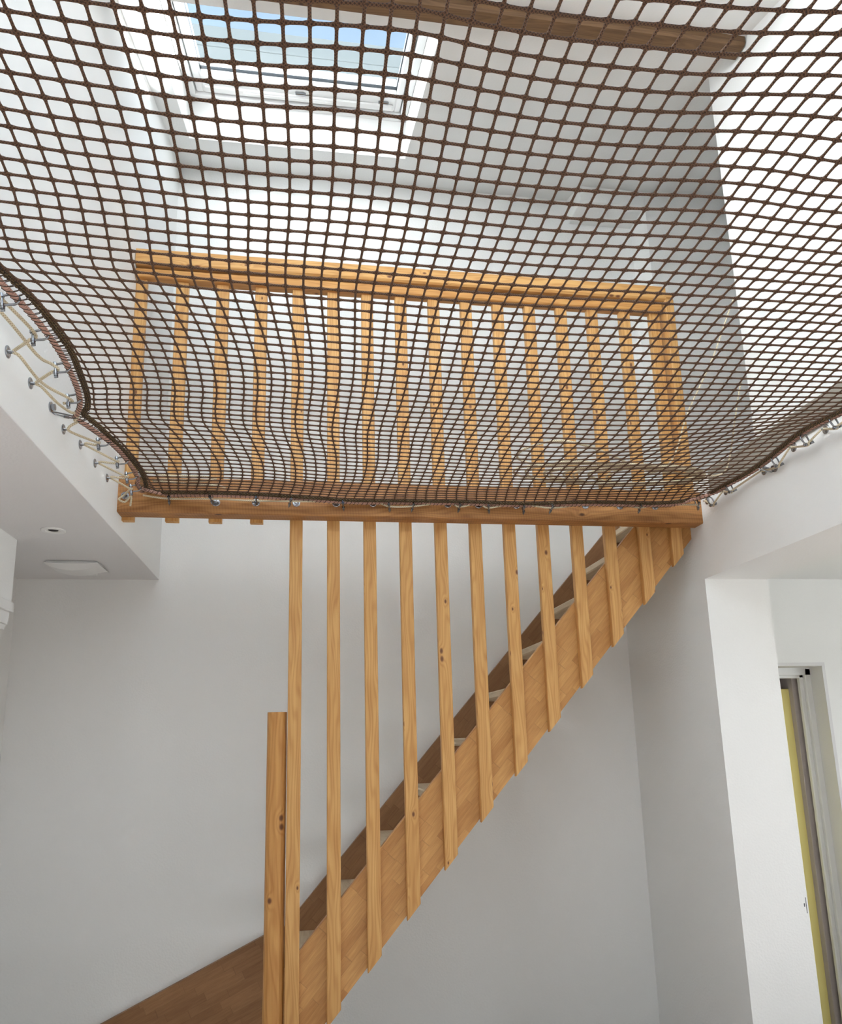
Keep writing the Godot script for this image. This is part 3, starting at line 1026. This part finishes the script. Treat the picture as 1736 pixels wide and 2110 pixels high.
func net() -> void:
	var nt := thing("hammock_net", "large brown knotless rope net stretched overhead across the stairwell", "net", V(0.5, 1.0, -1.8))
	var at := -nt.position
	# crossings
	var P := {}
	for u in range(U_FIRST, U_LAST + 1):
		for v in range(V_FIRST, V_LAST + 1):
			P[Vector2i(u, v)] = crossing(u, v)
	# cords across
	for v in range(V_FIRST, V_LAST + 1):
		var run := []
		for u in range(U_FIRST, U_LAST + 1):
			var p: Vector3 = P[Vector2i(u, v)]
			var e := left_edge(p.z)
			if p.x < e + 0.006:
				continue
			if run.is_empty():
				run.append(Vector3(e, H + 1.02, p.z))
			run.append(p)
		obj("cord", cord(run, []), M.cord, nt, at)
	# cords running into the room
	for u in range(U_FIRST, U_LAST + 1):
		var run := []
		for v in range(V_FIRST, V_LAST + 1):
			var p: Vector3 = P[Vector2i(u, v)]
			var e := left_edge(p.z)
			if p.x < e + 0.006:
				if run.size() > 2:
					run.append(Vector3(e, H + 1.02, p.z))
					obj("cord", cord(run, []), M.cord, nt, at)
				run = []
				continue
			if run.is_empty() and v > V_FIRST:
				run.append(Vector3(left_edge(p.z + 0.03), H + 1.02, p.z + 0.03))
			run.append(p)
		if run.size() > 2:
			obj("cord", cord(run, []), M.cord, nt, at)
	# laid border rope all round, and the pale sheathed edge cord outside it
	var edge := []
	for q in LEFT_EDGE:
		if q[0] < -0.75:
			edge.append(Vector3(q[1], H + 1.02, q[0]))
	for u in range(U_FIRST + 2, U_LAST, 2):
		edge.append(P[Vector2i(u, V_LAST)] + Vector3(0, -0.004, -0.008))
	for v in range(V_LAST, V_FIRST - 1, -2):
		edge.append(P[Vector2i(U_LAST, v)] + Vector3(0.008, 0, 0))
	for u in range(U_LAST - 2, U_FIRST, -3):
		edge.append(P[Vector2i(u, V_FIRST)] + Vector3(0, 0.004, 0.010))
	edge.append(Vector3(-0.70, H + 1.02, -0.78))
	obj("border_rope", twisted(smooth(edge, 4), 0.0088, 0.038), M.rope, nt, at)
	var pk := []
	for q in PINK_LEFT:
		pk.append(V(q[0], 1.008, q[1]))
	for u in range(-15, U_LAST - 1, 2):
		pk.append(P[Vector2i(u, V_LAST)] + Vector3(0, -0.010, -0.026))
	for v in range(V_LAST - 2, V_FIRST - 1, -3):
		pk.append(P[Vector2i(U_LAST, v)] + Vector3(0.020, -0.004, 0))
	var path := resample(smooth(pk, 5), 0.006)
	var rad := PackedFloat32Array()
	for k in path.size():
		rad.append(0.0072 + 0.0006 * sin(k * 1.3) + 0.0004 * sin(k * 0.37))
	var pm := MB.new()
	pm.tube(path, rad, 8, 0.012)
	var pe := obj("edge_cord", pm, M.pink, nt, at)
	pe.set_meta("label", "pale pink sheathed edge cord")
	# thread that lashes the edge cord to the border rope
	var lash := PackedVector3Array()
	for k in range(4, path.size() - 4):
		var t := (path[k + 1] - path[k - 1]).normalized()
		var side := t.cross(Vector3.UP).normalized()
		# towards the net
		if side.dot(Vector3(0.5, path[k].y, -1.9) - path[k]) < 0.0:
			side = -side
		var up := Vector3.UP
		for j in 3:
			var a := TAU * (k * 3 + j) / 9.0
			var c := path[k] + t * 0.002 * j + side * 0.010
			lash.append(c + side * cos(a) * 0.019 + up * sin(a) * 0.0105 + t * sin(a * 0.21) * 0.002)
	var lm := MB.new()
	lm.tube(lash, same(lash, 0.0011), 4, 0.02)
	obj("lashing", lm, M.thread, nt, at)


const PINK_LEFT := [[-0.715, -0.80], [-0.705, -1.20], [-0.690, -1.45], [-0.674, -1.562], [-0.657, -1.657], [-0.645, -1.749], [-0.641, -1.865], [-0.649, -1.997], [-0.662, -2.102], [-0.685, -2.194], [-0.722, -2.275], [-0.714, -2.298], [-0.690, -2.37], [-0.667, -2.452], [-0.651, -2.554], [-0.644, -2.685], [-0.648, -2.815], [-0.664, -2.930]]


# ---------------------------------------------------------------- hardware

const ORD := ["first", "second", "third", "fourth", "fifth", "sixth", "seventh", "eighth", "ninth", "tenth", "eleventh", "twelfth", "thirteenth", "fourteenth", "fifteenth", "sixteenth"]


func make_eye() -> Node3D:
	var t := Node3D.new()
	var m := MB.new()
	m.lathe(Basis.IDENTITY, Vector3.ZERO, PackedVector2Array([Vector2(0.0165, 0.0), Vector2(0.0165, 0.0022), Vector2(0.0145, 0.0036), Vector2(0.0, 0.0040)]), 20)
	obj("plate", m, M.steel, t)
	m = MB.new()
	var p := PackedVector3Array()
	for k in 13:
		var a := PI * k / 12.0
		p.append(Vector3(cos(a) * 0.0085, 0.002 + sin(a) * 0.015, 0))
	m.tube(p, same(p, 0.0024), 8)
	obj("eye", m, M.steel, t)
	for s in [-1, 1]:
		m = MB.new()
		m.lathe(Basis.IDENTITY, Vector3(0, 0.003, s * 0.0105), PackedVector2Array([Vector2(0.0034, 0.0), Vector2(0.0028, 0.0016), Vector2(0.0, 0.0020)]), 10)
		obj("screw", m, M.steel, t)
	return t


func make_shackle() -> Node3D:
	var t := Node3D.new()
	var m := MB.new()
	var p := PackedVector3Array()
	p.append(Vector3(-0.0098, -0.004, 0))
	p.append(Vector3(-0.0102, 0.008, 0))
	for k in 13:
		var a := PI - PI * k / 12.0
		p.append(Vector3(cos(a) * 0.0112, 0.020 + sin(a) * 0.0125, 0))
	p.append(Vector3(0.0102, 0.008, 0))
	p.append(Vector3(0.0098, -0.004, 0))
	m.tube(p, same(p, 0.0025), 8)
	for s in [-1.0, 1.0]:
		var q := PackedVector3Array([Vector3(s * 0.0068, 0, 0), Vector3(s * 0.0128, 0, 0)])
		m.tube(q, same(q, 0.0052), 10)
	obj("bow", m, M.steel, t)
	m = MB.new()
	var q := PackedVector3Array([Vector3(-0.0165, 0, 0), Vector3(0.019, 0, 0)])
	m.tube(q, same(q, 0.0026), 8)
	q = PackedVector3Array([Vector3(0.0128, 0, 0), Vector3(0.0172, 0, 0)])
	m.tube(q, same(q, 0.0046), 10)
	m.obox(Basis.IDENTITY, Vector3.ZERO, Vector3(0.0170, -0.0044, -0.0012), Vector3(0.0232, 0.0044, 0.0012), 0.0008)
	obj("pin", m, M.steel, t)
	return t


func place(proto: Node3D, called: String, label: String, category: String, group: String, at: Vector3, b: Basis) -> Node3D:
	var r: Node3D = proto.duplicate()
	r.name = numbered(called, self)
	add_child(r, true)
	r.transform = Transform3D(b.scaled(Vector3.ONE * (1.2 if called == "shackle" else 1.0)), at)
	tag(r, label, category, group)
	return r


# y axis along a, z axis as near as may be to b
func aim(a: Vector3, b: Vector3) -> Basis:
	var y := a.normalized()
	var z := (b - y * b.dot(y)).normalized()
	return Basis(y.cross(z), y, z)


func rope(called: String, pts: Array, r: float, label: String, category := "rope", k := 6) -> MeshInstance3D:
	var p := smooth(pts, k)
	var m := MB.new()
	m.tube(p, same(p, r), 8, 0.016)
	var o := obj(called, m, M.cream)
	tag(o, label, category)
	return o


const BEAM_EYES := [[-0.737, 0.998], [-0.376, 0.977], [-0.214, 0.981], [-0.047, 0.983], [0.120, 0.986], [0.277, 0.990], [0.45, 0.990], [0.604, 0.994], [0.741, 0.994], [0.913, 0.996], [1.079, 0.998], [1.234, 1.002], [1.398, 1.003], [1.568, 1.005]]
const BEAM_SHACKLES := [-0.559, -0.392, -0.207, -0.071, 0.146, 0.345, 0.445, 0.646, 0.779, 0.933, 1.05, 1.461, 1.715]
const LEFT_EYES := [[0.998, -1.858], [0.993, -2.02], [0.983, -2.309], [1.004, -2.483], [1.006, -2.661], [1.010, -2.827]]
const LEFT_SHACKLES := [[-0.660, -1.625], [-0.645, -1.775], [-0.643, -1.940], [-0.668, -2.130], [-0.667, -2.453], [-0.646, -2.620], [-0.649, -2.780], [-0.664, -2.920]]
const RIGHT_EYES := [[1.023, -2.158], [1.026, -2.332], [1.004, -2.520], [1.013, -2.794], [1.02, -2.945]]
const RIGHT_SHACKLES := [[-2.047], [-2.192], [-2.400], [-2.70], [-2.88]]


func right_cord(z: float) -> float:
	# x of the pale edge cord beside the right wall
	for v in range(V_FIRST, V_LAST):
		var a := crossing(U_LAST, v)
		var b := crossing(U_LAST, v + 1)
		if z <= a.z and z >= b.z:
			return lerpf(a.x, b.x, (z - a.z) / (b.z - a.z)) + 0.020
	return 1.77


func hardware() -> void:
	var eye := make_eye()
	var sh := make_shackle()
	for i in BEAM_EYES.size():
		var q: Array = BEAM_EYES[i]
		place(eye, "eye_plate", "round steel eye plate screwed to beam front, %s from its left end" % ORD[i], "eye plate", "eye plates on the beam", V(q[0], q[1], -3.0), aim(Vector3(0, 0, 1), Vector3(0.2, 1, 0)))
	for i in LEFT_EYES.size():
		var q: Array = LEFT_EYES[i]
		place(eye, "eye_plate", "round steel eye plate on left wall under net, %s counted from the beam" % ORD[LEFT_EYES.size() - 1 - i], "eye plate", "eye plates on the left wall", V(XL, q[0], q[1]), aim(Vector3(1, 0, 0), Vector3(0, 1, 0.2)))
	for i in RIGHT_EYES.size():
		var q: Array = RIGHT_EYES[i]
		place(eye, "eye_plate", "round steel eye plate on right wall under net, %s counted from the beam" % ORD[RIGHT_EYES.size() - 1 - i], "eye plate", "eye plates on the right wall", V(XR, q[0], q[1]), aim(Vector3(-1, 0, 0), Vector3(0, 1, 0.2)))
	# shackles: y axis from the pin to the edge cord
	var pins_beam := []
	for i in BEAM_SHACKLES.size():
		var x: float = BEAM_SHACKLES[i]
		var u := (x - 0.1) / 0.0387
		var c := crossing(clampf(u, -17, 39), V_LAST) + Vector3(0, -0.010, -0.026)
		c.x = x
		var pin := c + Vector3(0.002 * sin(i * 2.1), -0.022, 0.016)
		pins_beam.append(pin)
		place(sh, "shackle", "small steel bow shackle on net edge over beam, %s from the left corner" % ORD[i], "shackle", "shackles along the beam", pin, aim(c - pin, Vector3(1, 0, 0.3 * sin(i * 1.7))))
	var pins_left := []
	for i in LEFT_SHACKLES.size():
		var q: Array = LEFT_SHACKLES[i]
		var c := V(q[0], 1.008, q[1])
		var pin := c + Vector3(-0.034, -0.006, -0.004)
		pins_left.append(pin)
		place(sh, "shackle", "steel bow shackle on pink net edge near left wall, %s from the beam corner" % ORD[LEFT_SHACKLES.size() - 1 - i], "shackle", "shackles along the left wall", pin, aim(c + Vector3(0.006, 0, 0) - pin, Vector3(0.15, 0, 1)))
	var pins_right := []
	for i in RIGHT_SHACKLES.size():
		var z: float = RIGHT_SHACKLES[i][0]
		var c := V(right_cord(z), 1.005, z)
		var pin := c + Vector3(0.010, -0.026, 0.004)
		pins_right.append(pin)
		place(sh, "shackle", "steel bow shackle on net edge near right wall, %s from the beam corner" % ORD[RIGHT_SHACKLES.size() - 1 - i], "shackle", "shackles along the right wall", pin, aim(c - pin, Vector3(0, 0.2, 1)))
	eye.free()
	sh.free()
	# lacing ropes zigzagging between shackles and eyes
	var e := []
	for q in LEFT_EYES:
		e.append(V(XL + 0.015, q[0], q[1]))
	var w := Vector3(0.004, 0.008, 0.0)
	rope("lacing_rope", [V(-0.73, 1.02, -1.50), V(-0.70, 1.01, -1.62), pins_left[1] + w, pins_left[1] + Vector3(-0.012, -0.006, -0.012), e[0] + Vector3(0.012, 0.004, 0.012), e[0], e[0] + Vector3(0.012, -0.005, -0.016), (e[0] + pins_left[3]) * 0.5 + Vector3(0, -0.016, 0), pins_left[3] + Vector3(0.006, 0.0, 0.012), pins_left[3] + Vector3(0.010, -0.004, -0.008), pins_left[3] + Vector3(-0.012, -0.012, 0.0)], 0.0042, "cream lacing rope looping from left wall eye to the shackles above the net corner")
	rope("lacing_rope", [V(-0.735, 1.005, -1.55), V(-0.71, 1.0, -1.70), (pins_left[2] + pins_left[1]) * 0.5 + Vector3(-0.016, -0.008, 0), pins_left[2] + Vector3(-0.006, 0.006, 0.014), pins_left[2] + Vector3(0.006, 0, -0.004), pins_left[2] + Vector3(-0.014, -0.006, -0.012), e[1] + Vector3(0.018, 0.004, 0.018), e[1], e[1] + Vector3(0.012, -0.004, -0.014), (e[1] + V(-0.70, 1.0, -2.22)) * 0.5 + Vector3(0, -0.012, 0), V(-0.718, 1.0, -2.215), V(-0.705, 1.01, -2.25), V(-0.722, 0.995, -2.27)], 0.0042, "cream lacing rope from second left wall eye to the pulled-in net corner")
	var z1 := []
	z1.append(V(-0.716, 1.0, -2.285))
	z1.append(e[2] + Vector3(0.006, 0.004, 0.010))
	z1.append(e[2] + Vector3(0.006, -0.004, -0.010))
	for k in 4:
		var a: Vector3 = pins_left[4 + k]
		z1.append(a + Vector3(-0.002, -0.004, 0.016))
		z1.append(a + Vector3(0.004, 0.002, -0.003))
		z1.append(a + Vector3(-0.010, -0.004, -0.010))
		if k < 3:
			z1.append(e[3 + k] + Vector3(0.010, 0.002, 0.010))
			z1.append(e[3 + k] + Vector3(0.0, 0.0, 0.0))
			z1.append(e[3 + k] + Vector3(0.010, -0.003, -0.010))
	z1.append(V(-0.735, 0.992, -2.975))
	z1.append(V(-0.752, 0.972, -2.968))
	z1.append(V(-0.728, 0.960, -2.966))
	z1.append(V(-0.706, 0.985, -2.966))
	z1.append(V(-0.708, 0.945, -2.972))
	rope("lacing_rope", z1, 0.0040, "cream lacing rope zigzagging along left wall down to the beam corner")
	var z2 := []
	z2.append(V(-0.66, 0.990, -2.965))
	var ev := []
	for q in BEAM_EYES.slice(1):
		ev.append(V(q[0], q[1] + 0.004, -2.989))
	for p in pins_beam:
		ev.append(p + Vector3(0, 0.004, -0.003))
	ev.sort_custom(func(a, b): return a.x < b.x)
	var lastx := -9.0
	for p in ev:
		if p.x - lastx > 0.03:
			z2.append(p)
			lastx = p.x
	rope("lacing_rope", z2, 0.0040, "long cream lacing rope running along the beam front under the net edge", "rope", 5)
	var z3 := [V(XR - 0.03, 1.0, -1.90)]
	for k in 5:
		z3.append(pins_right[k] + Vector3(0.002, 0.004, 0.006))
		z3.append(pins_right[k] + Vector3(0.006, -0.002, -0.010))
		z3.append(V(XR - 0.014, RIGHT_EYES[k][0] - 0.004, RIGHT_EYES[k][1] + 0.010))
		z3.append(V(XR - 0.014, RIGHT_EYES[k][0], RIGHT_EYES[k][1] - 0.006))
	rope("lacing_rope", z3, 0.0040, "cream lacing rope zigzagging along the right wall under the net edge")
	# quick links that pull the net corners to the walls
	link("quick_link", V(XL + 0.006, 0.990, -2.205), V(-0.722, 1.006, -2.268), "steel quick link tying pulled-in net corner to the left wall")
	link("quick_link", V(XR - 0.006, 0.986, -2.470), V(right_cord(-2.47) - 0.004, 1.004, -2.490), "steel quick link tying net edge to the right wall")
	var m := MB.new()
	m.lathe(aim(Vector3(1, 0, 0), Vector3(0, 1, 0)), V(XL, 1.000, -2.185), PackedVector2Array([Vector2(0.016, 0), Vector2(0.016, 0.004), Vector2(0.010, 0.006), Vector2(0.010, 0.014), Vector2(0, 0.015)]), 14)
	tag(obj("wall_anchor", m, M.steel), "steel bolt anchor on left wall holding the quick link", "anchor")
	m = MB.new()
	m.lathe(aim(Vector3(-1, 0, 0), Vector3(0, 1, 0)), V(XR, 0.990, -2.452), PackedVector2Array([Vector2(0.016, 0), Vector2(0.016, 0.004), Vector2(0.010, 0.006), Vector2(0.010, 0.014), Vector2(0, 0.015)]), 14)
	tag(obj("wall_anchor", m, M.steel), "steel bolt anchor on right wall holding the quick link", "anchor")
	# spare rope lying in loose coils on the net
	var r := RandomNumberGenerator.new()
	r.seed = 77
	var c := []
	for k in 64:
		var a := k * 0.92
		var turn := int(k / 7.0)
		var ex := 0.36 - 0.022 * turn + 0.05 * r.randf()
		var ez := 0.085 + 0.05 * r.randf()
		c.append(V(1.20 + 0.025 * turn + cos(a) * ex, 1.008 + 0.0025 * turn + 0.008 * r.randf(), -2.625 - 0.008 * turn + sin(a) * ez))
	c.insert(0, V(1.02, 1.01, -2.50))
	c.insert(0, V(0.90, 1.012, -2.56))
	c.insert(0, V(0.78, 1.012, -2.50))
	c.insert(0, V(0.775, 1.014, -2.41))
	c.insert(0, V(0.87, 1.018, -2.335))
	c.insert(0, V(1.00, 1.018, -2.37))
	c.insert(0, V(1.16, 1.016, -2.47))
	c.insert(0, V(1.24, 1.014, -2.53))
	rope("rope_coil", c, 0.0046, "loose coil of cream spare rope lying on the net above the beam", "rope", 5)
	rope("hanging_cord", [V(1.792, 1.80, -2.560), V(1.759, 1.733, -2.562), V(1.655, 1.503, -2.562), V(1.52, 1.259, -2.562), V(1.451, 1.09, -2.562), V(1.40, 1.022, -2.58), V(1.33, 1.012, -2.62)], 0.0034, "thin cream cord hanging slantwise from right wall edge to the rope coil", "cord")
	rope("hanging_cord", [V(1.775, 1.42, -2.558), V(1.753, 1.344, -2.560), V(1.722, 1.225, -2.562), V(1.683, 1.077, -2.562), V(1.655, 1.012, -2.575), V(1.60, 1.006, -2.60)], 0.0030, "thin cream cord hanging near the right wall edge down to the net", "cord")
	rope("rope_end", [V(-0.62, 1.030, -2.80), V(-0.54, 1.028, -2.83), V(-0.42, 1.026, -2.825), V(-0.36, 1.024, -2.84), V(-0.42, 1.022, -2.865), V(-0.56, 1.022, -2.86), V(-0.60, 1.02, -2.875), V(-0.50, 1.018, -2.885), V(-0.38, 1.016, -2.895), V(-0.33, 1.014, -2.91)], 0.0044, "short cream rope end lying on the net in the left beam corner", "rope")


func link(called: String, a: Vector3, b: Vector3, label: String) -> void:
	var t := thing(called, label, "quick link", (a + b) * 0.5)
	var d := (b - a)
	var l := d.length() * 0.5 + 0.006
	var bs := aim(d, Vector3(0, 0.4, 1))
	var p := PackedVector3Array()
	for k in 25:
		var an := TAU * k / 24.0
		var y := clampf(sin(an) * 1.5, -1.0, 1.0)
		p.append(bs * Vector3(cos(an) * 0.0095, y * (l - 0.006) + sin(an) * 0.006, 0))
	var m := MB.new()
	m.tube(p, same(p, 0.0025), 8, 0.02, true)
	obj("ring", m, M.steel, t)
	m = MB.new()
	p = PackedVector3Array([bs * Vector3(0.0095, -0.009, 0), bs * Vector3(0.0095, 0.009, 0)])
	m.tube(p, same(p, 0.0045), 6)
	obj("nut", m, M.steel, t)


func fittings() -> void:
	# boxed head with stepped moulding high on the left wall
	var m := MB.new()
	m.box(V(-1.459, 0.578, -3.144), V(-1.187, 0.843, 0.6))
	var bx := struct("trim_2", m, M.plaster)
	for q in [[-1.178, 0.541, 0.579, 0.0], [-1.193, 0.490, 0.542, -0.002], [-1.205, 0.470, 0.491, -0.004]]:
		m = MB.new()
		m.box(V(-1.459, q[1], -3.150 - q[3]), V(q[0], q[2], 0.6), 0.002)
		struct("moulding", m, M.white_paint, bx)
	# recessed spotlight in the lowered ceiling (switched off)
	var d := thing("downlight", "small round recessed spotlight in the lowered ceiling, switched off", "downlight", V(-0.997, 0.843, -2.986))
	m = MB.new()
	m.lathe(Basis.IDENTITY, Vector3.ZERO, PackedVector2Array([Vector2(0.046, 0.0), Vector2(0.046, -0.003), Vector2(0.043, -0.0055), Vector2(0.030, -0.0055), Vector2(0.027, -0.003)]), 32)
	obj("bezel", m, M.white_paint, d)
	m = MB.new()
	m.lathe(Basis.IDENTITY, Vector3.ZERO, PackedVector2Array([Vector2(0.027, -0.003), Vector2(0.024, -0.0012), Vector2(0.019, -0.0008)]), 32)
	obj("reflector", m, M.lens, d)
	m = MB.new()
	m.lathe(Basis.IDENTITY, Vector3.ZERO, PackedVector2Array([Vector2(0.019, -0.0010), Vector2(0.0, -0.0010)]), 24)
	obj("lamp", m, M.dark, d)
	# domed ventilation cover
	var vt := thing("vent_cover", "white domed plastic ventilation cover on the lowered ceiling near back wall", "vent", V(-1.078, 0.843, -3.585))
	m = MB.new()
	m.box(Vector3(-0.112, -0.010, -0.085), Vector3(0.112, 0.0, 0.085), 0.002)
	obj("base", m, M.white_paint, vt)
	m = MB.new()
	var seg := 20
	for k in seg:
		var x0 := -0.118 + 0.236 * k / seg
		var x1 := -0.118 + 0.236 * (k + 1) / seg
		var pts := []
		for x in [x0, x1]:
			var sag := 0.026 * (1.0 - pow(x / 0.118, 2.0))
			pts.append([Vector3(x, -0.012 - sag * 0.15, 0.096), Vector3(x, -0.014 - sag, 0.060), Vector3(x, -0.014 - sag, -0.060), Vector3(x, -0.012 - sag * 0.15, -0.096)])
		for j in 3:
			var a: Vector3 = pts[0][j]
			var b: Vector3 = pts[1][j]
			var c: Vector3 = pts[1][j + 1]
			var e: Vector3 = pts[0][j + 1]
			var nn := (b - a).cross(e - a).normalized()
			if nn.y > 0.0:
				nn = -nn
			m.poly([a, b, c, e], nn, [Vector2.ZERO, Vector2.ZERO, Vector2.ZERO, Vector2.ZERO])
		m.poly([Vector3(x0, -0.010, 0.096), Vector3(x1, -0.010, 0.096), pts[1][0], pts[0][0]], Vector3(0, 0, 1), [Vector2.ZERO, Vector2.ZERO, Vector2.ZERO, Vector2.ZERO])
		m.poly([Vector3(x0, -0.010, 0.096), Vector3(x1, -0.010, 0.096), Vector3(x1, -0.010, -0.096), Vector3(x0, -0.010, -0.096)], Vector3(0, 1, 0), [Vector2.ZERO, Vector2.ZERO, Vector2.ZERO, Vector2.ZERO])
	obj("cover", m, M.white_paint, vt)
	m = MB.new()
	m.box(Vector3(0.010, -0.020, -0.150), Vector3(0.058, 0.0, -0.118), 0.006)
	obj("clip", m, M.white_paint, vt)
	# doorway at the end of the right-hand room
	var dr := Node3D.new()
	dr.name = "door_1"
	dr.set_meta("kind", "structure")
	add_child(dr, true)
	m = MB.new()
	# reveal lining
	m.box(V(2.885, -H, -3.90), V(2.905, 0.345, -3.765), 0.001)
	m.box(V(2.00, 0.340, -3.90), V(2.905, 0.360, -3.765), 0.001)
	obj("lining", m, M.soffit, dr)
	m = MB.new()
	m.box(V(2.850, -H, -3.905), V(2.888, 0.336, -3.870), 0.004)
	m.box(V(2.00, 0.298, -3.905), V(2.888, 0.342, -3.870), 0.001)
	m.box(V(2.825, -H, -3.915), V(2.852, 0.305, -3.890), 0.004)
	m.box(V(2.00, 0.282, -3.915), V(2.852, 0.305, -3.890), 0.004)
	obj("door_frame", m, M.white_paint, dr)
	m = MB.new()
	m.box(V(2.12, -H + 0.01, -4.012), V(2.836, 0.226, -3.972), 0.003)
	obj("door_leaf", m, M.yellow, dr)
	m = MB.new()
	m.box(V(2.806, -H + 0.01, -4.30), V(2.90, 0.30, -3.935), 0.003)
	obj("side_panel", m, M.shade, dr)
	# keeper plate on the jamb of the wide opening
	m = MB.new()
	m.box(V(2.0985, -0.768, -3.052), V(2.1020, -0.705, -3.0370), 0.0008)
	m.box(V(2.089, -0.742, -3.042), V(2.094, -0.728, -3.0365), 0.001)
	tag(obj("keeper_plate", m, M.steel), "tiny steel keeper plate on the white wall edge beside the yellow door", "keeper")
